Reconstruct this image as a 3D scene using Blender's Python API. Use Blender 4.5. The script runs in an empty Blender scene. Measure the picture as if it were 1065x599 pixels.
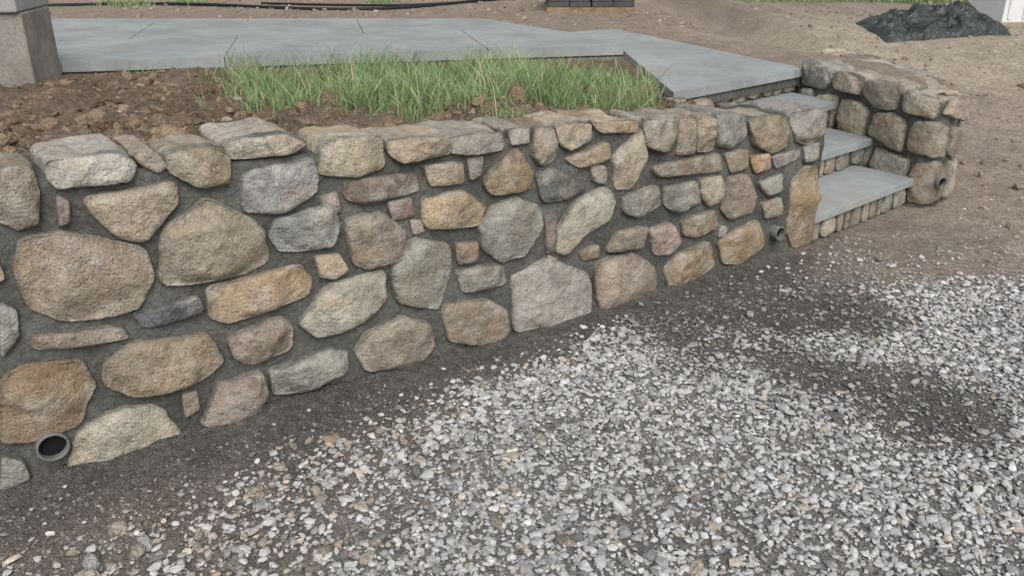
import bpy, math, random
import numpy as np
rng=np.random.default_rng(7); random.seed(7)
scn=bpy.context.scene

# ---------------------------------------------------------------- noise
def _h(i,j,k,seed):
    with np.errstate(over='ignore'):
        n=(i.astype(np.uint32)*np.uint32(374761393)+j.astype(np.uint32)*np.uint32(668265263)
           +k.astype(np.uint32)*np.uint32(2147483647)+np.uint32(seed*1013904223&0xffffffff))
        n=(n^(n>>np.uint32(13)))*np.uint32(1274126177)
        n=n^(n>>np.uint32(16))
        n=n*np.uint32(2246822519); n=n^(n>>np.uint32(15))
    return n.astype(np.float64)/4294967295.0*2-1
def vn(x,y,z=0.0,seed=0):
    x,y,z=np.broadcast_arrays(np.asarray(x,float),np.asarray(y,float),np.asarray(z,float))
    xi=np.floor(x);yi=np.floor(y);zi=np.floor(z)
    fx=x-xi;fy=y-yi;fz=z-zi
    fx=fx*fx*(3-2*fx);fy=fy*fy*(3-2*fy);fz=fz*fz*(3-2*fz)
    xi=xi.astype(np.int64);yi=yi.astype(np.int64);zi=zi.astype(np.int64)
    r=0
    for a in (0,1):
        for b in (0,1):
            for c in (0,1):
                w=(fx if a else 1-fx)*(fy if b else 1-fy)*(fz if c else 1-fz)
                r=r+w*_h(xi+a,yi+b,zi+c,seed)
    return r
def fbm(x,y,z=0.0,seed=0,o=4):
    r=0;a=1.0;t=0
    for i in range(o):
        r=r+a*vn(np.asarray(x)*2**i,np.asarray(y)*2**i,np.asarray(z)*2**i,seed+i*17);t+=a;a*=.5
    return r/t
def ss(x,a,b):
    t=np.clip((np.asarray(x,float)-a)/(b-a),0,1);return t*t*(3-2*t)

# ---------------------------------------------------------------- materials
def newmat(name):
    m=bpy.data.materials.new(name);m.use_nodes=True
    nt=m.node_tree;b=nt.nodes['Principled BSDF'];return m,nt,b
def noise_node(nt,scale,detail=3,rough=.6):
    tc=nt.nodes.get('TC') or nt.nodes.new('ShaderNodeNewGeometry');tc.name='TC'
    n=nt.nodes.new('ShaderNodeTexNoise');n.inputs['Scale'].default_value=scale
    n.inputs['Detail'].default_value=detail;n.inputs['Roughness'].default_value=rough
    nt.links.new(tc.outputs['Position'],n.inputs['Vector']);return n
def rampv(nt,src,a,b,lo,hi):
    r=nt.nodes.new('ShaderNodeMapRange');r.inputs['From Min'].default_value=a;r.inputs['From Max'].default_value=b
    r.inputs['To Min'].default_value=lo;r.inputs['To Max'].default_value=hi
    nt.links.new(src,r.inputs['Value']);return r.outputs['Result']
def vmul(nt,col,val):
    m=nt.nodes.new('ShaderNodeVectorMath');m.operation='SCALE'
    nt.links.new(col,m.inputs[0]);nt.links.new(val,m.inputs['Scale']);return m.outputs[0]
def mixc(nt,f,a,b):
    m=nt.nodes.new('ShaderNodeMix');m.data_type='RGBA'
    nt.links.new(f,m.inputs['Factor'])
    for i,v in ((6,a),(7,b)):
        if isinstance(v,tuple): m.inputs[i].default_value=(*v,1)
        else: nt.links.new(v,m.inputs[i])
    return m.outputs[2]
def surf(name,col=None,vars_=((6,.75,1.25),),bump=((60,.01),),rough=.9,tints=(),spec=.2,det=2):
    m,nt,b=newmat(name)
    if col is None:
        a=nt.nodes.new('ShaderNodeAttribute');a.attribute_name='Col';c=a.outputs['Color']
    else:
        a=nt.nodes.new('ShaderNodeRGB');a.outputs[0].default_value=(*col,1);c=a.outputs[0]
    for tint in tints:
        n=noise_node(nt,tint[1],det);f=rampv(nt,n.outputs['Fac'],tint[2],tint[3],0,tint[4]);c=mixc(nt,f,c,tint[0])
    for s,lo,hi in vars_:
        n=noise_node(nt,s,det,.65);c=vmul(nt,c,rampv(nt,n.outputs['Fac'],.32,.68,lo,hi))
    nt.links.new(c,b.inputs['Base Color'])
    b.inputs['Roughness'].default_value=rough;b.inputs['Specular IOR Level'].default_value=spec
    prev=None
    for s,d in bump:
        n=noise_node(nt,s,3,.7);bp=nt.nodes.new('ShaderNodeBump');bp.inputs['Distance'].default_value=d
        bp.inputs['Strength'].default_value=1.0
        nt.links.new(n.outputs['Fac'],bp.inputs['Height'])
        if prev: nt.links.new(prev,bp.inputs['Normal'])
        prev=bp.outputs['Normal']
    if prev: nt.links.new(prev,b.inputs['Normal'])
    return m
M_stone=surf('fieldstone',None,((26,.82,1.18),(230,.70,1.30)),((20,.020),(110,.007)),.95,tints=(((.43,.41,.365),9,.48,.72,.6),((.13,.12,.11),24,.60,.74,.5)),spec=.1)
M_mortar=surf('dark_mortar',(.112,.111,.102),((4,.75,1.28),(60,.75,1.25)),((22,.014),(150,.005)),.95,spec=.1)
M_blue=surf('bluestone',(.285,.305,.305),((1.6,.85,1.15),(12,.92,1.08),(150,.9,1.1)),((90,.0012),),.75,tints=(((.36,.32,.27),1.7,.52,.75,.45),))
M_ground=surf('earth',None,((30,.75,1.25),(170,.62,1.38)),((40,.022),(160,.010)),.95,spec=.1)
M_gravel=surf('crushed_stone',None,((120,.82,1.18),),(),.9,spec=.15)
M_clod=surf('soil_clod',None,((90,.6,1.4),),((90,.02),),.95,spec=.1)
M_grass=surf('grass_blades',None,(),(),.6)
M_pipe=surf('pvc_pipe',(.17,.17,.165),((20,.8,1.2),),(),.5)
M_shade_disc=surf('pipe_shade_disc',(.012,.012,.012),(),(),.9)  # near-black colour stands in for the shade inside a pipe
M_conc=surf('concrete',(.27,.25,.225),((3,.8,1.2),(40,.85,1.15),(220,.8,1.2)),((60,.004),),.9,tints=(((.20,.15,.11),5,.5,.75,.6),))
M_cap=surf('concrete_cap',(.33,.33,.315),((4,.85,1.15),(120,.85,1.15)),((90,.002),),.85)
M_tarp=surf('tarp_plastic',(.030,.036,.034),((5,.6,1.6),),((14,.03),),.38,spec=.5)
M_hose=surf('black_rubber',(.02,.02,.02),(),(),.5)
M_white=surf('white_plastic',(.72,.73,.73),((5,.92,1.05),),(),.5)
M_wood=surf('pallet_wood',(.25,.18,.11),((12,.7,1.3),),((40,.003),),.85)

# ---------------------------------------------------------------- mesh helper
class MB:
    def __init__(s): s.v=[];s.f=[];s.c=[];s.m=[];s.n=0
    def add(s,v,f,col=(.5,.5,.5),mi=0):
        v=np.asarray(v,float);b=s.n;s.v.append(v)
        c=np.asarray(col,float)
        if c.ndim==1:c=np.tile(c,(len(v),1))
        s.c.append(c);s.f+= [tuple(i+b for i in q) for q in f];s.m+=[mi]*len(f);s.n+=len(v)
    def box(s,c,ax,ay,dx,dy,z0,z1,mi=0,col=(.5,.5,.5)):
        ax=np.array(ax);ay=np.array(ay);c=np.array(c)
        P=[]
        for z in (z0,z1):
            for a,b in ((0,0),(1,0),(1,1),(0,1)):
                p=c+ax*(dx[a])+ay*(dy[b]);P.append((p[0],p[1],z))
        s.add(P,[(3,2,1,0),(4,5,6,7),(0,1,5,4),(1,2,6,5),(2,3,7,6),(3,0,4,7)],col,mi)
    def obj(s,name,mats,smooth=True,bevel=0,parent=None):
        me=bpy.data.meshes.new(name);V=np.concatenate(s.v)
        me.from_pydata(V.tolist(),[],s.f);
        for m in mats: me.materials.append(m)
        me.polygons.foreach_set('material_index',s.m)
        me.polygons.foreach_set('use_smooth',[smooth]*len(s.f))
        at=me.color_attributes.new('Col','FLOAT_COLOR','POINT')
        C=np.concatenate(s.c);C=np.hstack([C,np.ones((len(C),1))])
        at.data.foreach_set('color',C.astype(np.float32).ravel());me.update()
        o=bpy.data.objects.new(name,me);scn.collection.objects.link(o)
        if bevel:
            b=o.modifiers.new('b','BEVEL');b.width=bevel;b.segments=2;b.limit_method='ANGLE'
        if parent:o.parent=parent
        return o

def fast_tris(name,V,F,C,mat,smooth=False):
    me=bpy.data.meshes.new(name);k=F.shape[1]
    me.vertices.add(len(V));me.vertices.foreach_set('co',V.astype(np.float32).ravel())
    me.loops.add(F.size);me.loops.foreach_set('vertex_index',F.astype(np.int32).ravel())
    me.polygons.add(len(F));me.polygons.foreach_set('loop_start',np.arange(0,F.size,k,dtype=np.int32))
    me.polygons.foreach_set('loop_total',np.full(len(F),k,dtype=np.int32))
    me.polygons.foreach_set('use_smooth',np.full(len(F),smooth))
    me.materials.append(mat)
    at=me.color_attributes.new('Col','FLOAT_COLOR','POINT')
    at.data.foreach_set('color',np.hstack([C,np.ones((len(C),1))]).astype(np.float32).ravel())
    me.update()
    o=bpy.data.objects.new(name,me);scn.collection.objects.link(o);return o

# ---------------------------------------------------------------- site layout (metres)
A=np.array([-1.554,2.176]);U=np.array([.8235,.5673]);N=np.array([-.5673,.8235])
E=np.array([.755,.656]);B=np.array([-.656,.755])
def eb(e,b): return E*e+B*b
SLEFT=-4.0
def wtop(s): return .985-.062*(np.clip(s,-1.5,9)-.2)
WING=np.array([(2.003,6.086),(2.40,5.10),(2.46,5.03),(2.56,5.05),(2.70,5.20),(2.82,5.42),(2.91,5.70),(2.97,6.08),(2.97,6.56),(2.90,7.04),(2.80,7.5)])
class Path:
    def __init__(s,P,dense=True):
        P=np.array(P,float)
        d=np.r_[0,np.cumsum(np.linalg.norm(np.diff(P,axis=0),axis=1))]
        q=np.linspace(0,d[-1],int(d[-1]/.03)+2)
        X=np.c_[np.interp(q,d,P[:,0]),np.interp(q,d,P[:,1])]
        if len(P)>2:
            for _ in range(3): X[1:-1]=(X[:-2]+2*X[1:-1]+X[2:])/4
        s.X=X;s.q=q;s.L=d[-1]
        t=np.gradient(X,axis=0);t/=np.linalg.norm(t,axis=1)[:,None];s.t=t
    def at(s,q,d,z):
        q,d,z=np.broadcast_arrays(q,d,z)
        x=np.interp(q,s.q,s.X[:,0]);y=np.interp(q,s.q,s.X[:,1])
        tx=np.interp(q,s.q,s.t[:,0]);ty=np.interp(q,s.q,s.t[:,1])
        ox=q-np.clip(q,0,s.L)
        return np.stack([x+ty*d+tx*ox,y-tx*d+ty*ox,z],-1)
CS=3.81
C0=A+U*CS
P_main=Path([A+U*SLEFT,C0])
P_cheek=Path([C0,C0+B*1.06])
P_wing=Path(WING)
cheektop=lambda s:.725-.055*s
def wingtop(s): return np.interp(s,[0,.5,1.1,1.6,2.2,3.2],[.73,.71,.675,.62,.58,.62])

# ---------------------------------------------------------------- stones
COL={'t':(.365,.31,.24),'w':(.44,.405,.34),'g':(.31,.30,.27),'o':(.36,.28,.195),'p':(.30,.24,.205),'d':(.16,.16,.155),'b':(.28,.235,.185)}
def chaikin(P,c=.10):
    Q=np.roll(P,-1,0);P=np.stack([P*(1-c)+Q*c,P*c+Q*(1-c)],1).reshape(-1,2)
    Q=np.roll(P,-1,0);return np.stack([P*.82+Q*.18,P*.18+Q*.82],1).reshape(-1,2)
def resample(P,n):
    Q=np.vstack([P,P[:1]]);d=np.r_[0,np.cumsum(np.linalg.norm(np.diff(Q,axis=0),axis=1))]
    t=np.linspace(0,d[-1],n,endpoint=False);return np.c_[np.interp(t,d,Q[:,0]),np.interp(t,d,Q[:,1])]
def stone(mb,path,poly,code,cap=False,mi=1,grow=1.03,prot=1.0,depth=.28,n=56):
    P=np.array(poly,float)
    area=np.sum(P[:,0]*np.roll(P[:,1],-1)-P[:,1]*np.roll(P[:,0],-1))
    if area<0:P=P[::-1]
    c=P.mean(0);size=np.sqrt(abs(area)/2)
    P=resample(chaikin(P),n);P=c+(P-c)*grow
    sd=random.randint(0,9999)
    r=1+.065*fbm(P[:,0]*22,P[:,1]*22,sd*.7,1,3)+.022*vn(P[:,0]*90,P[:,1]*90,sd*.7,6)
    P=c+(P-c)*r[:,None]
    k=min(1.0,max(.45,size/.14))*prot
    front=[(1.0,-.008),(.993,.008),(.978,.017),(.955,.022),(.91,.025),(.85,.027),(.77,.029),(.68,.030),(.57,.031),(.45,.031),(.32,.031),(.2,.031),(.08,.031)]
    rings=[(a,b*k if b>0 else b) for a,b in front]
    if cap:
        D=depth*random.uniform(.85,1.05)
        back=[(.5,-D),(.88,-D+.01),(.98,-D+.03),(1.0,-D+.06),(1.02,-D*.6),(1.03,-D*.3),(1.02,-.06),(1.01,-.03)]
        rings=back+rings
    else: rings=[(1.0,-.04)]+rings
    pl=[]
    for _ in range(6):
        an=random.uniform(0,2*math.pi);sl=random.uniform(.2,.75)
        pl.append((math.cos(an)*sl,math.sin(an)*sl,random.uniform(.18,.65)*size*sl))
    pl.append((random.uniform(-.10,.10),random.uniform(-.14,.08),0.0))
    S=[];Dd=[];Z=[]
    for a,d in rings:
        q=c+(P-c)*a
        w2=min(1,max(0,(1-a)/.06)) if d>0 else 0
        wx=q+.010*np.c_[vn(q[:,0]*20,q[:,1]*20,sd,31),vn(q[:,0]*20,q[:,1]*20,sd,32)]
        fac=np.min([h-(wx[:,0]-c[0])*px-(wx[:,1]-c[1])*pz for px,pz,h in pl],axis=0)
        fac=np.maximum(fac,-.030)
        nz=.010*fbm(q[:,0]*10,q[:,1]*10,sd*1.3,3,2)+.006*fbm(q[:,0]*40,q[:,1]*40,sd*.3,5,3)
        dd=d+w2*k*(nz+fac*.85)+(.004 if d>0 else 0)
        if d>0:
            fl=.009*min(1,(1-a)/.03+.3)
            dd=fl+np.logaddexp(0,(dd-fl)/.003)*.003
        if cap and d<0:
            q=q+.012*np.c_[vn(q[:,0]*12,q[:,1]*12,d*12+sd,4),vn(q[:,0]*12,q[:,1]*12,d*12+sd,8)]+.006*np.c_[vn(q[:,0]*40,q[:,1]*40,d*40+sd,4),vn(q[:,0]*40,q[:,1]*40,d*40+sd,8)]
        S.append(q[:,0]);Z.append(q[:,1]);Dd.append(np.broadcast_to(dd,(n,)))
    S=np.concatenate(S);Z=np.concatenate(Z);Dd=np.concatenate(Dd)
    m=len(rings)
    S=np.r_[S,c[0]];Z=np.r_[Z,c[1]];Dd=np.r_[Dd,Dd[(m-1)*n:].mean()]
    V=path.at(S,Dd,Z)
    F=[]
    for i in range(m-1):
        for j in range(n):
            j2=(j+1)%n;F.append((i*n+j,i*n+j2,(i+1)*n+j2,(i+1)*n+j))
    for j in range(n):F.append(((m-1)*n+j,(m-1)*n+(j+1)%n,m*n))
    base=np.array(COL[code])*random.uniform(.76,1.12)*np.array([random.uniform(.97,1.03),1,random.uniform(.95,1.07)])
    pt=fbm(V[:,0]*7,V[:,1]*7,V[:,2]*7+sd,2,3)
    rust=np.clip(fbm(V[:,0]*8,V[:,1]*8,V[:,2]*8+sd*2,9,3)*2.2,0,1)[:,None]*.40
    col=base*(1+.42*pt[:,None]);col=col*(1-rust)+col*np.array([1.08,.88,.68])*rust
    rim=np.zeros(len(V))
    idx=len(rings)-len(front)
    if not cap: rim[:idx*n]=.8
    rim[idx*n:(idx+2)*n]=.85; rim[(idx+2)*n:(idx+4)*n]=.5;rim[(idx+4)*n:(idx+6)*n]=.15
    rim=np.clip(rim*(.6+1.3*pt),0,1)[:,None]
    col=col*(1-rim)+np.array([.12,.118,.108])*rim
    mb.add(V,F,np.clip(col,.02,.6),mi)

def pack(mb,path,s0,s1,z0,topf,codes='ttgtwbgtpdtw',rows=(.13,.26),wid=(.13,.32),capped=True,gap=.010,capdepth=.28,caprange=(.09,.14),capw=None):
    s_mid=(s0+s1)/2;H=float(topf(s_mid))-z0
    caph=random.uniform(*caprange) if capped else 0
    hs=[];t=0
    while t<H-caph-rows[0]*.5:
        h=random.uniform(*rows);hs.append(h);t+=h
    if hs: k=(H-caph)/t;hs=[h*k for h in hs]
    cuts=[0]
    for h in hs:cuts.append(cuts[-1]+h)
    if capped: cuts.append(H)
    tot=cuts[-1]
    sd=random.randint(0,99)
    def bed(i,s):
        if i==0:return z0
        zt=float(topf(s))
        base=z0+(zt-z0)*cuts[i]/tot
        if i==len(cuts)-1:return base
        return base+.028*float(vn(s*4+i*9,sd,0,3))*(1 if tot>.3 else .3)
    for i in range(len(cuts)-1):
        s=s0;iscap=capped and i==len(cuts)-2
        while s<s1-.03:
            w=random.uniform(*((capw or wid) if iscap else wid))*(1.0 if random.random()<.8 else .65)
            if s+w>s1-.06:w=s1-s
            a,b=s+gap,s+w-gap;j=lambda x:random.uniform(-x,x)
            lo=lambda q:bed(i,q)+gap;hi=lambda q:bed(i+1,q)-(gap if i<len(cuts)-2 else 0)
            mh=(lo(a)+hi(a))/2;m=(a+b)/2;jj=min(.03,w*.16)
            poly=[(a+abs(j(jj)),lo(a)+abs(j(jj))),(m+j(w*.15),lo(m)),(b-abs(j(jj)),lo(b)+abs(j(jj))),(b,mh+j(.04)),(b-abs(j(jj*1.5)),hi(b)-abs(j(jj))),(m+j(w*.15),hi(m)+j(jj*.4)),(a+abs(j(jj*1.5)),hi(a)-abs(j(jj))),(a,mh+j(.04))]
            if random.random()<.5: del poly[random.choice((3,7))]
            stone(mb,path,poly,random.choice(codes),cap=iscap,depth=capdepth,grow=1.03,prot=1.0 if rows[0]>.1 else .6)
            s+=w

def wallbody(mb,path,s0,s1,topf,thick=.32,drop=.035,zb=-.2,mi=0,ends=True):
    ns=max(4,int((s1-s0)/.025));qs=np.linspace(s0,s1,ns)
    prof=[];nz=42
    for k in range(nz):prof.append((0,k/(nz-1)))
    prof+=[(-.03,1.0),(-thick*.33,1.005),(-thick*.66,1.005),(-thick+.02,1.0),(-thick,.97),(-thick,.5),(-thick,0)]
    m=len(prof)
    G=np.zeros((ns,m,3))
    top=np.array([float(topf(q))-drop for q in qs])
    for k,(d,f) in enumerate(prof):
        z=zb+(top-zb)*f
        dd=np.full(ns,float(d))
        if k<nz: dd=np.minimum(dd-.003+.014*fbm(qs*9,z*9,0,11,3)+.008*fbm(qs*30,z*30,0,12,2),.006)
        else: z=z+.012*fbm(qs*8,np.full(ns,d*8),0,14,3)
        G[:,k]=path.at(qs,dd,z)
    F=[]
    for i in range(ns-1):
        for k in range(m-1):
            a=i*m+k;F.append((a,a+m,a+m+1,a+1))
    if ends:
        F.append(tuple(range(m)));F.append(tuple((ns-1)*m+k for k in range(m-1,-1,-1)))
    mb.add(G.reshape(-1,3),F,(.08,.08,.07),mi)

STONES="""20,99 27,98 28,91 26,82 21,81 16,85|tC
31,99 50,99 54,95 52,90 33,91 31,94|wC
54,98 60,98 63,93 60,91 55,95|tC
63,97 76,97 82,93 80,85 71,85 63,91|tC
81,98 99,98 107,94 101,91 82,92|wC
113,94 134,93 134,82 124,80 110,83|tC
136,91 158,90 162,83 141,82 136,86|tC
160,89 183,88 184,81 170,81 161,83|wC
186,88 196,88 196,82 188,82|gC
198,87 208,86 209,74 201,72 197,78|tC
209,87 226,86 227,79 216,76 211,79|tC
226,86 251,84 252,79 233,81|oC
255,84 273,82 275,75 269,68 257,72|tC
276,82 286,81 287,65 275,66|tC
287,81 297,80 299,65 288,65|tC
298,81 317,79 321,69 309,64 300,67|gC
321,76 346,75 355,61 340,57 327,63|tC
350,76 376,75 378,62 368,58 356,61|gC
32,89 35,87 34,81 31,80|p
39,87 64,88 64,81 53,71 47,73 40,82|t
85,87 109,89 109,77 96,72 84,75|g
119,79 146,78 147,71 125,70 119,73|b
150,80 166,79 166,71 152,72|t
175,70 190,81 198,70 195,63 179,64|o
168,80 175,80 174,73 169,71|g
214,73 236,77 238,70 221,68|o
239,70 254,80 259,67 250,55 241,56|t
199,69 209,70 225,59 216,56 203,57|d
135,69 144,69 145,62 136,62|p
148,68 166,68 176,60 172,53 149,56|o
227,69 235,67 236,59 229,61|t
261,63 303,63 306,54 267,57|b
246,52 265,54 268,44 254,41 246,45|g
270,52 290,52 293,41 278,39 270,44|g
291,53 306,52 309,41 299,38 293,44|t
307,62 322,62 324,53 312,52|t
325,58 338,58 341,50 329,49|o
340,56 361,57 362,52 345,49|g
364,58 376,58 377,49 366,49|g
21,78 33,78 53,68 53,60 48,50 28,51 20,57 18,67|t
59,73 73,81 89,69 90,57 82,54 59,55 56,58|t
94,70 113,72 116,64 113,57 94,59 92,65|g
118,66 132,66 141,57 139,46 125,46 120,49|t
173,53 179,59 190,61 202,55 203,47 195,36 183,36 174,43|g
211,43 219,54 234,58 241,53 239,43 225,39 215,32 210,34|w
204,51 210,51 209,35 205,35|p
243,37 257,36 260,26 238,28|t
262,34 275,35 282,25 277,19 266,21|p
282,34 303,36 307,27 292,24 284,27|t
308,36 311,50 324,50 333,37 330,30 314,29|t
333,44 350,46 352,37 340,36|g
337,33 351,34 354,24 341,24|t
358,15 358,40 368,46 377,44 380,31 380,4 368,2|o
143,61 148,60 149,55 144,55|p
69,52 100,53 104,47 102,41 75,38 69,41|o
106,55 115,54 118,47 112,45 107,47|t
135,50 145,53 158,49 160,40 154,23 136,30|g
162,48 172,47 172,39 163,39|b
162,37 183,35 185,26 165,27|g
46,49 66,50 67,44 49,43|d
98,32 110,43 131,44 132,33 122,26 105,24|w
12,61 16,58 15,50 9,44|g
18,49 41,46 44,41 24,43 18,45|b
36,35 45,39 67,36 70,24 62,20 44,20 35,27|t
74,33 92,36 96,31 94,23 80,21 74,26|b
188,27 207,32 228,20 230,2 218,0 190,3|w
232,25 253,25 268,14 268,2 251,-1 235,2|t
274,12 280,18 302,20 307,7 300,4 278,1|o
309,19 335,25 343,10 327,4 313,6|o
222,32 233,33 234,27 225,27|o
155,24 174,22 184,16 186,2 173,2 158,8|t
8,37 13,40 30,37 31,28 25,17 13,15 4,18|o
86,17 108,19 115,16 114,8 99,5 87,7|g
118,15 123,21 137,25 149,18 151,7 142,2 122,6|t
61,4 68,17 83,17 84,8 79,0 67,0|p
56,17 61,17 61,10 56,8|t
18,0 26,15 38,18 49,14 54,3 49,-3 29,-4|w
3,13 8,10 9,3 0,2|g
10,99 17,98 16,86 9,87|gC
3,85 12,84 15,68 6,66|t
110,75 116,76 117,69 111,68|p
254,37 262,35 260,29 256,30|b
309,27 314,25 312,20 308,21|g
206,34 211,31 209,28 205,30|t"""
mb=MB()
wallbody(mb,P_main,0,CS-SLEFT,lambda q:wtop(q+SLEFT))
wallbody(mb,P_cheek,.02,1.06,cheektop,thick=.30,drop=.045)
for ln in STONES.split('\n'):
    pts,code=ln.split('|')
    P=[(float(a.split(',')[0])/100-SLEFT,float(a.split(',')[1])/100) for a in pts.split()]
    stone(mb,P_main,P,code[0],cap='C' in code,prot=random.uniform(.8,1.25),grow=1.06)
pack(mb,P_main,0,4.0+.0,0,lambda q:wtop(q+SLEFT))
pack(mb,P_cheek,.03,1.04,0,cheektop,capdepth=.27,wid=(.16,.28),caprange=(.08,.1))
mb.obj('stone_retaining_wall',[M_mortar,M_stone])

mb=MB()
wallbody(mb,P_wing,0,P_wing.L,wingtop,thick=.28,drop=.04)
pack(mb,P_wing,.0,P_wing.L,.02,wingtop,capdepth=.23,wid=(.16,.32),rows=(.14,.22),codes='tttwtwgbtg',capw=(.24,.36),caprange=(.12,.14))
mb.obj('curved_stone_wing_wall',[M_mortar,M_stone])

# ---------------------------------------------------------------- steps
FR=[2.24,2.59,2.93,3.29];ZT=[.18,.345,.51,.67]
mb=MB()
L0=[3.98,3.96,3.96,3.98];R0=[5.17,5.32,5.46,5.50]
for i in range(4):
    if i<3: mb.box((0,0),E,B,(L0[i],R0[i]),(FR[i]+.035,3.42+.004*i),-.2,ZT[i]-.047,0)
    if i<3:
        mb.box((0,0),E,B,(L0[i]+.005,R0[i]-.004),(FR[i]-.016,FR[i+1]+.05),ZT[i]-.045,ZT[i],2)
mb.box((0,0),E,B,(4.0,5.55),(FR[3]+.035,3.43),-.1,.615,0)
st=mb.obj('stone_steps',[M_mortar,M_stone,M_blue],smooth=False,bevel=.004)
mb=MB()
for i in range(4):
    zb=0.0 if i==0 else ZT[i-1]
    zt=ZT[i]-.05
    p=Path([eb(L0[i]+.04,FR[i]+.032),eb(R0[i],FR[i]+.032)])
    pack(mb,p,0,p.L,zb,lambda q,zt=zt:zt,rows=(.1,.2),wid=(.08,.19),capped=False,gap=.005,codes='ttgwtbg')
mb.obj('riser_stones',[M_mortar,M_stone],parent=st)

# ---------------------------------------------------------------- paving
def clip(poly,p,nrm):
    out=[];n=len(poly)
    for i in range(n):
        a,b=poly[i],poly[(i+1)%n];da=np.dot(a-p,nrm);db=np.dot(b-p,nrm)
        if da>=0:out.append(a)
        if (da>=0)!=(db>=0):out.append(a+(b-a)*da/(da-db))
    return out
def paving(name,poly,ang,cx,cy,z,th):
    poly=[np.array(p,float) for p in poly];a=math.radians(ang)
    ex=np.array([math.cos(a),math.sin(a)]);ey=np.array([-ex[1],ex[0]])
    o=poly[0];mb=MB()
    us=[np.dot(p-o,ex) for p in poly];vs=[np.dot(p-o,ey) for p in poly]
    j=0;v=min(vs)
    while v<max(vs):
        u=min(us)-(cx*.45 if j%2 else 0)
        while u<max(us):
            g=.003;c=poly
            for p,nn in ((o+ex*(u+g),ex),(o+ex*(u+cx-g),-ex),(o+ey*(v+g),ey),(o+ey*(v+cy-g),-ey)):
                c=clip(c,p,nn) if len(c)>2 else []
            if len(c)>2:
                m=len(c);dz=random.uniform(-.0015,.0015);b=random.uniform(.9,1.08)
                V=[(q[0],q[1],z-th) for q in c]+[(q[0],q[1],z+dz) for q in c]
                mb.add(V,[tuple(range(m-1,-1,-1)),tuple(range(m,2*m))]+[(i,(i+1)%m,(i+1)%m+m,i+m) for i in range(m)],(b,b,b),0)
            u+=cx
        v+=cy;j+=1
    c=np.mean(poly,axis=0);q=[c+(p-c)*.985 for p in poly];m=len(q)
    mb.add([(p[0],p[1],z-th-.06) for p in q]+[(p[0],p[1],z-.006) for p in q],[tuple(range(m,2*m))]+[(i,(i+1)%m,(i+1)%m+m,i+m) for i in range(m)],(.1,.1,.1),1)
    return mb.obj(name,[M_blue,M_mortar],smooth=False)
paving('bluestone_walkway',[(-4.8,5.68),(.866,6.91),(.485,7.81),(-.30,8.94),(-6.5,8.94)],12.2,1.9,1.25,.72,.07)
paving('bluestone_landing',[eb(4.1,3.262),eb(5.52,3.262),(.98,8.46),(.50,8.2),(.49,7.83),(.875,6.93)],41,1.3,.95,.672,.052)

# ---------------------------------------------------------------- terrain
UP=[A+U*(-40)+N*.16,A+U*3.66+N*.16,eb(3.86,2.45),eb(3.86,3.46),(1.965,6.28),(2.14,6.14),(2.50,5.27),(2.64,5.45),(2.76,5.73),(2.82,6.1),(2.82,6.56),(2.75,7.0),(2.66,7.5),(2.66,200),(-200,200),(-200,-60)]
UP=np.array([np.array(p,float) for p in UP])
def sdist(x,y,P):
    d=np.full(x.shape,1e9);ins=np.zeros(x.shape,bool)
    n=len(P)
    for i in range(n):
        a=P[i];b=P[(i+1)%n];e=b-a;L=e@e
        t=np.clip(((x-a[0])*e[0]+(y-a[1])*e[1])/L,0,1)
        d=np.minimum(d,np.hypot(x-a[0]-t*e[0],y-a[1]-t*e[1]))
        c=((a[1]>y)!=(b[1]>y))&(x<(b[0]-a[0])*(y-a[1])/(b[1]-a[1]+1e-12)+a[0]);ins^=c
    return np.where(ins,d,-d)
def frame(x,y):
    return (x-A[0])*U[0]+(y-A[1])*U[1],(x-A[0])*N[0]+(y-A[1])*N[1]
def height(x,y):
    s,D=frame(x,y)
    sd=sdist(x,y,UP)
    w=.045+np.maximum(0,y-6.6)*.45*(x>1.5)+np.maximum(0,-s-4.2)*.4
    mk=ss(sd,-w,w)
    hw=wtop(s)-.07
    t=ss(D,.15,2.6);t=np.maximum(t,ss(s,3.3,4.0))
    hi=hw*(1-t)+.635*t
    soil=ss(D,.3,.6)*(1-ss(y,6.3,7.2))*(1-ss(s,3.1,3.6))
    yw=6.91+(x-.866)*.2169
    soil=soil*(.35+.65*ss(yw-y,.1,.6))
    lump=fbm(x*7,y*7,0,22,4)
    hi=hi+soil*(.05*fbm(x*2.2,y*2.2,0,21,2)+.06*lump+.035*np.abs(fbm(x*16,y*16,0,23,2)))
    under=((y>5.9)&(y<9.2)&(x<2.1))
    hi=hi+.008*fbm(x*5,y*5,0,25,4)*np.where(under,.4,1.5)+.06*fbm(x*.25,y*.25,0,26,2)*ss(y,9,14)
    lo=.62*ss(y,5.4,9.6)*ss(x,2.4,3.0)+.018*fbm(x*1.3,y*1.3,0,27,3)+.012*fbm(x*10,y*10,0,28,4)
    lo=lo+.035*np.exp(-np.maximum(0,-D)/.06)*(np.abs(D)<.6)*(s<3.9)
    inside=(D>0)&(mk<.5)&(x<2.6)
    lo=np.where(inside&(y<6.4)&(s>3.7),np.minimum(lo,.0),lo)
    return lo*(1-mk)+hi*mk,mk
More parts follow.
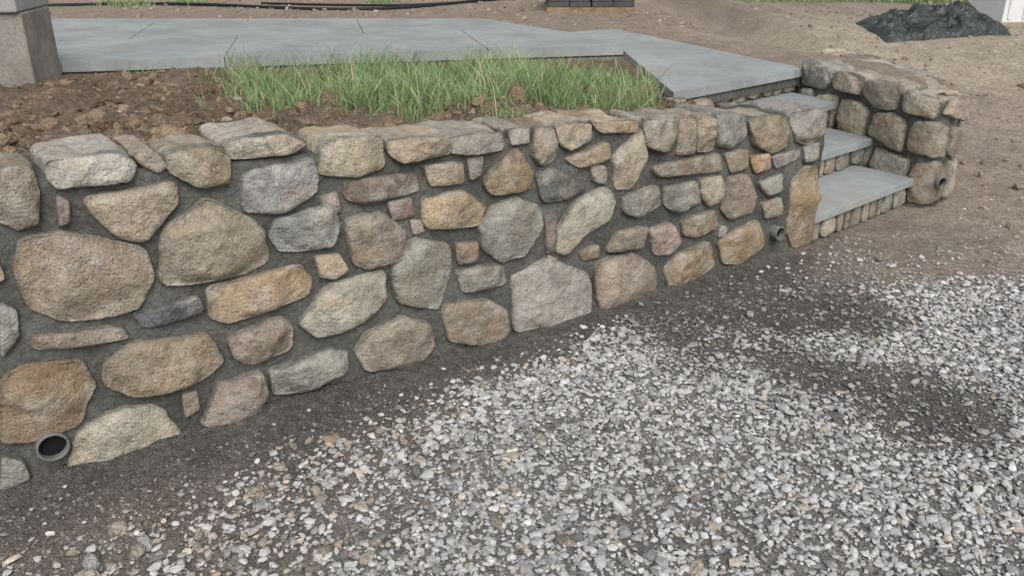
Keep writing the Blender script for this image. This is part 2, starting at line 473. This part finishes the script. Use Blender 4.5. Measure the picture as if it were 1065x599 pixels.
def gravel_density(x,y):
    s,D=frame(x,y);F=-D
    nz=fbm(x*2.2,y*2.2,0,31,4)
    edge=np.interp(s,[0,.6,1.75,2.7,6],[.40,.28,.13,.09,.09])
    g=ss(F+.12*nz,edge-.10,edge+.22)
    def cap(ax,ay,bx,by,r,soft):
        ex,ey=bx-ax,by-ay;t=np.clip(((x-ax)*ex+(y-ay)*ey)/(ex*ex+ey*ey),0,1)
        return 1-ss(np.hypot(x-ax-t*ex,y-ay-t*ey)+.26*nz+.06*vn(x*14,y*14,0,77),r-soft,r+soft)
    dk=np.maximum(cap(.75,3.28,1.50,2.66,.27,.24),cap(.80,3.45,1.42,3.50,.33,.2))
    g=g*(1-.88*dk)
    g=g*(1-.96*ss(y+.25*nz+.12*(1.6-x),3.60,3.95))
    left=1-ss(x-.5*(y-1.6)+.4*nz,-1.25,-.45)
    g=g*(1-.5*left)
    g=g*(.82+.6*np.clip(nz+.22,-.7,.6))
    return np.clip(g,0,1),dk,left
def lerp(a,b,t): return a*(1-t[...,None])+np.array(b)*t[...,None]
def gcolor(x,y,mk):
    s,D=frame(x,y);nz=fbm(x*1.7,y*1.7,0,41,4);n2=fbm(x*9,y*9,0,42,4)
    g,dk,left=gravel_density(x,y)
    c=np.zeros(x.shape+(3,))+np.array((.25,.225,.205))
    c=lerp(c,(.29,.28,.265),g)
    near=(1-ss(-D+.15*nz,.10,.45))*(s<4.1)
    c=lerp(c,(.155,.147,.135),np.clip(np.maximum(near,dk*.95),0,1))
    c=lerp(c,(.25,.215,.185),left*.6*(1-near))
    rd=ss(y+.3*nz,3.5,4.2)*ss(x+.2*nz,1.35,2.1)
    c=lerp(c,(.47,.385,.32),rd*.9)
    c=lerp(c,(.29,.255,.22),(1-ss(np.hypot((x-1.9)*.8,(y-4.5)),.2,.75))*.6)
    up=np.zeros_like(c)+np.array((.41,.33,.265))
    soil=(1-ss(y,6.4,7.3))*(x<1.6)
    up=lerp(up,(.22,.168,.122),np.clip(soil*(.85+.5*nz),0,1))
    up=lerp(up,(.37,.27,.175),soil*np.clip(n2*1.6-.1,0,1)*.8)
    c=c*(1-mk[...,None])+up*mk[...,None]
    sand=ss(y+.5*nz,7.0,7.8)*(1-ss(y+.5*nz,9.5,10.6))*ss(x+.5*nz,1.3,2.4)
    c=lerp(c,(.55,.47,.365),sand*.8)
    lawn=ss(y+.6*nz,11.8,12.6)*ss(x,2.5,3.4)
    lawn=np.maximum(lawn,ss(y,16,20))
    c=lerp(c,(.10,.15,.055),lawn)
    return c*(1+.25*n2[...,None])
def axis(a,b,st,far,k=1.25):
    m=list(np.arange(a,b+st/2,st));l=[];d=st;x=m[0]
    while x>far[0]:
        d*=k;x-=d;l.append(x)
    r=[];d=st;x=m[-1]
    while x<far[1]:
        d*=k;x+=d;r.append(x)
    return np.array(l[::-1]+m+r)
gx=axis(-4.6,4.6,.022,(-150,150));gy=axis(1.0,9.2,.022,(-60,260))
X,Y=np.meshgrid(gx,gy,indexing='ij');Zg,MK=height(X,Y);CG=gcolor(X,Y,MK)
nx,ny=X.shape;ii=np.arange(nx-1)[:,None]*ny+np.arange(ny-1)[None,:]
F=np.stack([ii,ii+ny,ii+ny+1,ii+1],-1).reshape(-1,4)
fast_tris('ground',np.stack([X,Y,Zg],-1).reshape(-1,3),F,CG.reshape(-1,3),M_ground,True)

# ---------------------------------------------------------------- gravel
def ico(k):
    import bmesh
    bm=bmesh.new();bmesh.ops.create_icosphere(bm,subdivisions=k,radius=1)
    V=np.array([v.co[:] for v in bm.verts]);F=np.array([[v.index for v in f.verts] for f in bm.faces]);bm.free();return V,F
def rotm(n):
    q=rng.normal(size=(n,4));q/=np.linalg.norm(q,axis=1)[:,None]
    w,x,y,z=q.T
    return np.stack([1-2*(y*y+z*z),2*(x*y-z*w),2*(x*z+y*w),2*(x*y+z*w),1-2*(x*x+z*z),2*(y*z-x*w),2*(x*z-y*w),2*(y*z+x*w),1-2*(x*x+y*y)],-1).reshape(n,3,3)
def scatter(name,xy,r,cols,mat,base,jit=.22,sink=.25,smooth=False,flat=.6,lift=0):
    V0,F0=base;n=len(xy)
    sc=np.stack([rng.uniform(.8,1.35,n),rng.uniform(.6,1.0,n),rng.uniform(.45,.8,n)],-1)
    V=V0[None]*(1+rng.uniform(-jit,jit,(n,len(V0),1)))*sc[:,None,:]
    V=np.einsum('nij,nkj->nki',rotm(n),V)
    V[...,2]*=flat
    V*=r[:,None,None]
    z,_=height(xy[:,0],xy[:,1])
    V+=np.stack([xy[:,0],xy[:,1],z+r*flat*(.6-sink)+lift],-1)[:,None,:]
    F=(F0[None]+np.arange(n)[:,None,None]*len(V0)).reshape(-1,3)
    C=np.repeat(cols,len(V0),0)
    fast_tris(name,V.reshape(-1,3),F,C,mat,smooth)
def gcols(n,warm,mu=.42,sd=.085):
    b=rng.normal(mu,sd,n).clip(.16,.64)
    c=np.stack([b,b*.995,b*.98],-1)
    w=rng.random(n)<warm
    c[w]=c[w]*np.array([1.0,.87,.74])
    d=rng.random(n)<.10;c[d]*=.55
    return c
N1=235000
xy=np.c_[rng.uniform(-2.6,3.8,N1),rng.uniform(1.1,4.3,N1)]
g,dk,left=gravel_density(xy[:,0],xy[:,1]);s,D=frame(xy[:,0],xy[:,1])
ok=(rng.random(N1)<g*.38+.006)&(D<-.06)
xy=xy[ok];left=left[ok];dk=dk[ok];n=len(xy)
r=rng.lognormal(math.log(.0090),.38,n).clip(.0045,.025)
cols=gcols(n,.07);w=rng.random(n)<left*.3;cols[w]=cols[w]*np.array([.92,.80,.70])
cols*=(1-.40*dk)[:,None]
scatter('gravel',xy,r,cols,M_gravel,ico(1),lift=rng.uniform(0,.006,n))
N2=300000
xy=np.c_[rng.uniform(-2.6,4.2,N2),rng.uniform(1.1,6.2,N2)]
g,dk,left=gravel_density(xy[:,0],xy[:,1]);s,D=frame(xy[:,0],xy[:,1])
ok=(rng.random(N2)<g*.22+.05+.18*dk+.12*(D>-.5)*(s<4.2)+.10*left)&(D<-.02)&(sdist(xy[:,0],xy[:,1],UP)<-.25)
ok&=~((D>-.02)&(s>3.7)&(xy[:,0]<2.6)&(xy[:,1]<6.6)&(xy[:,1]>4.3))
xy=xy[ok];g=g[ok];n=len(xy)
r=rng.lognormal(math.log(.0048),.42,n).clip(.0022,.013)
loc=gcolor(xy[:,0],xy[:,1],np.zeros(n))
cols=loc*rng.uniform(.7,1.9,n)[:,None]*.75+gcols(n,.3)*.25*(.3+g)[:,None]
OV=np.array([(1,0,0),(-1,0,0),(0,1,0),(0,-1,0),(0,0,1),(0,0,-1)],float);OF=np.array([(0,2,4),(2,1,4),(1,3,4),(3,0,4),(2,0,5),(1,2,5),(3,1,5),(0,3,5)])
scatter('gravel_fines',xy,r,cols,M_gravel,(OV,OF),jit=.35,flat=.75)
xy=np.c_[rng.uniform(-1.3,.9,260),rng.uniform(1.75,2.6,260)]
s,D=frame(xy[:,0],xy[:,1]);k=(D<-.3)&(rng.random(260)<np.clip(.75-.5*(xy[:,0]+.6),.05,.8));xy=xy[k][:60];n=len(xy)
cols=gcols(n,.6,.40,.06)
scatter('loose_stones',xy,rng.uniform(.014,.034,n),cols,M_clod,ico(2),jit=.10,sink=.1,flat=.7)
# ---------------------------------------------------------------- soil clods behind the wall
N3=60000
xy=np.c_[rng.uniform(-4.6,1.4,N3),rng.uniform(1.5,7,N3)]
s,D=frame(xy[:,0],xy[:,1]);yw=6.91+(xy[:,0]-.866)*.2169
dn=.25+.75*ss(fbm(xy[:,0]*1.5,xy[:,1]*1.5,0,51,3),-.2,.5)
ok=(D>.34)&(xy[:,1]<yw-.04)&(s<3.45)&(rng.random(N3)<dn*.5)
xy=xy[ok];n=len(xy);r=rng.lognormal(math.log(.0088),.74,n).clip(.003,.085)
t=rng.random(n)[:,None];cols=(1-t)*np.array([.15,.108,.078])+t*np.array([.38,.28,.19])
lt=rng.random(n)<.05;cols[lt]=np.array([.42,.38,.31])
big=r>.012
scatter('soil_clods',xy[big],r[big],cols[big],M_clod,ico(2),jit=.26,sink=.5,smooth=False,flat=.85)
scatter('soil_crumbs',xy[~big],r[~big],cols[~big],M_clod,ico(1),jit=.3,sink=.45,smooth=False,flat=.8)
N4=5000
xy=np.c_[rng.uniform(-6,7,N4),rng.uniform(4.2,13,N4)]
sdd=sdist(xy[:,0],xy[:,1],UP)
onp=((xy[:,0]<.95)&(xy[:,1]>5.6)&(xy[:,1]<8.99))|((xy[:,0]<2.5)&(xy[:,1]<8.6))
ok=~onp&((sdd<-.3)|(sdd>.3))
xy=xy[ok];n=len(xy);r=rng.lognormal(math.log(.012),.5,n).clip(.005,.05)
t=rng.random(n)[:,None];cols=(1-t)*np.array([.25,.195,.15])+t*np.array([.5,.42,.345])
scatter('loose_stones',xy,r,cols,M_clod,ico(2),jit=.2,sink=.3,smooth=False,flat=.7)

# ---------------------------------------------------------------- grass
def blades(name,xy,h,wd,cols):
    n=len(xy);z,_=height(xy[:,0],xy[:,1]);a=rng.uniform(0,2*math.pi,n)
    dx,dy=np.cos(a),np.sin(a);b=rng.uniform(0,2*math.pi,n);lean=rng.uniform(.1,1.0,n)*h
    V=[]
    for t,w in ((0,1),(.35,.9),(.7,.6)):
        for sg in (-1,1):
            V.append(np.stack([xy[:,0]+np.cos(b)*lean*t*t+dx*sg*w*wd/2,xy[:,1]+np.sin(b)*lean*t*t+dy*sg*w*wd/2,z-.005+h*t*(1-.12*t)],-1))
    V.append(np.stack([xy[:,0]+np.cos(b)*lean,xy[:,1]+np.sin(b)*lean,z+h*.82],-1))
    V=np.stack(V,1)
    T=np.array([(0,1,3),(0,3,2),(2,3,5),(2,5,4),(4,5,6)])
    F=(T[None]+np.arange(n)[:,None,None]*7).reshape(-1,3)
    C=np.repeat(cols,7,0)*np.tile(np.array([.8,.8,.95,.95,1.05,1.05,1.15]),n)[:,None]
    fast_tris(name,V.reshape(-1,3),F,C,M_grass,True)
GP=np.array([(-1.65,5.1),(-1.25,4.5),(-.75,3.95),(-.3,3.75),(.1,4.1),(.5,4.25),(.95,4.75),(1.02,5.4),(.88,6.3),(.3,6.5),(-.7,6.3),(-1.6,5.9)])
def gc(n):
    t=rng.random(n)[:,None];c=(1-t)*np.array([.14,.22,.085])+t*np.array([.29,.39,.19])
    d=rng.random(n)<.10;c[d]=np.array([.44,.41,.28]);return c
M=130000
xy=np.c_[rng.uniform(-4,1.2,M),rng.uniform(3.2,7,M)]
sdv=sdist(xy[:,0],xy[:,1],GP);nz=fbm(xy[:,0]*3.2,xy[:,1]*3.2,0,61,3);yw=6.91+(xy[:,0]-.866)*.2169
pr=ss(sdv+.6*nz,-.14,.34)*(.4+1.1*np.clip(nz+.3,0,1))*.85
strip=(xy[:,0]>-2.7)&(xy[:,0]<-.9)&(np.abs(yw-.30-xy[:,1]-.15*nz)<.32);pr=np.maximum(pr,strip*ss(nz,-.1,.35)*.25)
s,D=frame(xy[:,0],xy[:,1])
ok=(rng.random(M)<pr)&(xy[:,1]<yw-.03)&(D>.40);xy=xy[ok]
pe=xy@E;pb=xy@B
xy=xy[~((pe>4.05)&(pb>2.2))];n=len(xy)
hsc=.6+.9*np.clip(fbm(xy[:,0]*3.5,xy[:,1]*3.5,0,66,3)+.35,0,1)
blades('grass_patch',xy,(rng.lognormal(math.log(.108),.42,n)*hsc).clip(.03,.29),rng.uniform(.003,.006,n),gc(n))
xy=np.c_[rng.uniform(3,9,9000),rng.uniform(12,16,9000)];n=len(xy)
blades('lawn_grass',xy,rng.uniform(.05,.12,n),rng.uniform(.01,.02,n),gc(n))
cs=np.array([(-4.7,11.3),(-4.2,11.7),(-1.7,11.9),(-5.0,11.5)])[rng.integers(0,4,900)]
xy=cs+rng.normal(0,.12,cs.shape);n=len(xy)
blades('weeds',xy,rng.uniform(.04,.14,n),rng.uniform(.005,.01,n),gc(n))

# ---------------------------------------------------------------- drain pipes
def drain(name,path,s,z,r,pr=.034):
    mb=MB();k=28
    rings=[(r,-.05),(r,pr-.003),(r*.985,pr),(r*.86,pr),(r*.85,pr-.003),(r*.85,pr-.026)]
    V=[]
    tn=path.at(s+.01,0,z)-path.at(s-.01,0,z);tn=tn/np.linalg.norm(tn)
    a=np.linspace(0,2*math.pi,k,endpoint=False)
    for rr,d in rings:
        V.append(path.at(s,d,z)[None]+tn[None]*(rr*np.cos(a))[:,None]+np.array([0,0,1])[None]*(rr*np.sin(a))[:,None])
    V=np.concatenate(V);F=[]
    for i in range(len(rings)-1):
        for j in range(k):F.append((i*k+j,i*k+(j+1)%k,(i+1)*k+(j+1)%k,(i+1)*k+j))
    mb.add(V,F,(.1,.1,.1),0)
    mb.add(V[-k:]+0,[tuple(range(k))],(.1,.1,.1),1)  # flat disc closes the bore, its inner darkness is painted
    return mb.obj(name,[M_pipe,M_shade_disc])
drain('drain_pipe',P_main,.165-SLEFT,.125,.047)
drain('drain_pipe',P_main,3.50-SLEFT,.155,.035,.045)
drain('drain_pipe',P_wing,1.24,.17,.036,.065)

# ---------------------------------------------------------------- pier
mb=MB()
ang=math.radians(8);ex=(math.cos(ang),math.sin(ang));ey=(-math.sin(ang),math.cos(ang))
mb.box((-3.56,5.45),ex,ey,(0,.56),(0,.50),.45,1.09,0)
mb.box((-3.56,5.45),ex,ey,(-.03,.555),(-.035,.53),1.092,1.19,1)
mb.obj('concrete_pier',[M_conc,M_cap],smooth=False,bevel=.012)

# ---------------------------------------------------------------- background things
def hz(x,y):
    h,_=height(np.array([float(x)]),np.array([float(y)]));return float(h[0])
def hose(name,pts,r):
    cu=bpy.data.curves.new(name,'CURVE');cu.dimensions='3D';cu.bevel_depth=r;cu.bevel_resolution=3
    sp=cu.splines.new('NURBS');sp.points.add(len(pts)-1)
    for i,(x,y) in enumerate(pts):sp.points[i].co=(x,y,hz(x,y)+r*.8,1)
    sp.use_endpoint_u=True;sp.order_u=4;cu.materials.append(M_hose)
    o=bpy.data.objects.new(name,cu);scn.collection.objects.link(o)
hose('garden_hose',[(-7,10.9),(-5.8,11.3),(-4.6,11.6),(-3.4,11.2),(-2.4,10.75),(-1.6,10.7),(-.9,11.2),(-.4,12.0),(.4,12.6)],.020)
hose('garden_hose',[(-3.2,11.6),(-2.2,11.3),(-1.4,11.2),(-.8,11.5),(0,12.2),(.5,13)],.015)
# pallet of pavers
mb=MB();x0,y0=.92,10.95;z0=hz(x0,y0)
for k in range(3): mb.box((x0,y0),(1,0),(0,1),(-.52,.52),(-.42+.37*k,-.32+.37*k),z0-.01,z0+.05,1)
for j in range(5):
    for k in range(4):
        o=random.uniform(-.012,.012)
        mb.box((x0+o,y0),(1,0),(0,1),(-.5+.25*k,-.256+.25*k),(-.42,.42),z0+.054+.062*j,z0+.112+.062*j,0)
mb.obj('paver_pallet',[surf('dark_paver',(.085,.085,.085),((8,.8,1.2),(90,.8,1.2)),(),.85),M_wood],smooth=False,bevel=.005)
# tarp heap
nu,nv=150,90;u=np.linspace(-1,1,nu)[:,None];v=np.linspace(-1,1,nv)[None,:]
prof=np.clip(1-np.abs(u)**3,0,1)**.5*np.clip(1-np.abs(v)**2.4,0,1)**.5
wu=u+.25*fbm(u*2,v*2,0,75,2);wv=v+.25*fbm(u*2,v*2,5,76,2)
tx=4.28+.68*u+.05*fbm(u*3+v,v*2,0,71,3)+0*v;ty=9.15+.42*v+.14*u+.05*fbm(u*2,v*2+u,0,72,3)
h,_=height(tx,ty)
crease=1-np.abs(fbm(wu*3.2+wv*2,wv*2.2-wu,0,74,3))*2.2
tz=h+.006+prof*(.085+.07*fbm(wu*2.2,wv*2.2,0,73,2)+.10*np.clip(crease,0,1)**2+.05*np.exp(-((u-.5)/.3)**2)+.04*np.exp(-((u+.4)/.25)**2))
ii=np.arange(nu-1)[:,None]*nv+np.arange(nv-1)[None,:]
F=np.stack([ii,ii+nv,ii+nv+1,ii+1],-1).reshape(-1,4)
V=np.stack([tx,ty,tz],-1).reshape(-1,3)
fast_tris('crumpled_tarp',V,F,np.full((len(V),3),.1),M_tarp,True)
# white bin
mb=MB();x0,y0=5.6,9.95;z0=hz(x0,y0)
mb.box((x0,y0),(.98,.17),(-.17,.98),(-.45,.45),(-.3,.3),z0-.02,z0+.40,0)
mb.box((x0,y0),(.98,.17),(-.17,.98),(-.48,.48),(-.33,.33),z0+.402,z0+.45,0)
for k in range(5): mb.box((x0,y0),(.98,.17),(-.17,.98),(-.40+.18*k,-.36+.18*k),(-.315,-.298),z0+.03,z0+.37,0)
mb.obj('white_storage_bin',[M_white],smooth=False,bevel=.01)

# ---------------------------------------------------------------- light, sky, camera
w=bpy.data.worlds.new('World');scn.world=w;w.use_nodes=True;nt=w.node_tree
bg=nt.nodes['Background'];sky=nt.nodes.new('ShaderNodeTexSky');sky.sky_type='NISHITA';sky.sun_disc=False
EL,AZ=46,168
sky.sun_elevation=math.radians(EL);sky.sun_rotation=math.radians(AZ);sky.dust_density=4;sky.air_density=1.2
hs=nt.nodes.new('ShaderNodeHueSaturation');hs.inputs['Saturation'].default_value=.3
nt.links.new(sky.outputs[0],hs.inputs['Color']);nt.links.new(hs.outputs[0],bg.inputs['Color']);bg.inputs['Strength'].default_value=.15
sl=bpy.data.lights.new('sun','SUN');sl.energy=1.5;sl.angle=math.radians(36);sl.color=(1,.98,.95)
so=bpy.data.objects.new('sun',sl);scn.collection.objects.link(so)
dx,dy=math.sin(math.radians(AZ))*math.cos(math.radians(EL)),math.cos(math.radians(AZ))*math.cos(math.radians(EL))
from mathutils import Vector
so.rotation_euler=Vector((dx,dy,math.sin(math.radians(EL)))).to_track_quat('Z','Y').to_euler()
cam=bpy.data.cameras.new('camera');co=bpy.data.objects.new('camera',cam);scn.collection.objects.link(co)
cam.sensor_width=36;cam.lens=900/1065*36;cam.clip_end=1000
co.location=(0,0,1.6);co.rotation_euler=(math.radians(90)-math.atan(380/900),0,0)
scn.camera=co
scn.view_settings.view_transform='Standard';scn.view_settings.look='None';scn.view_settings.exposure=0
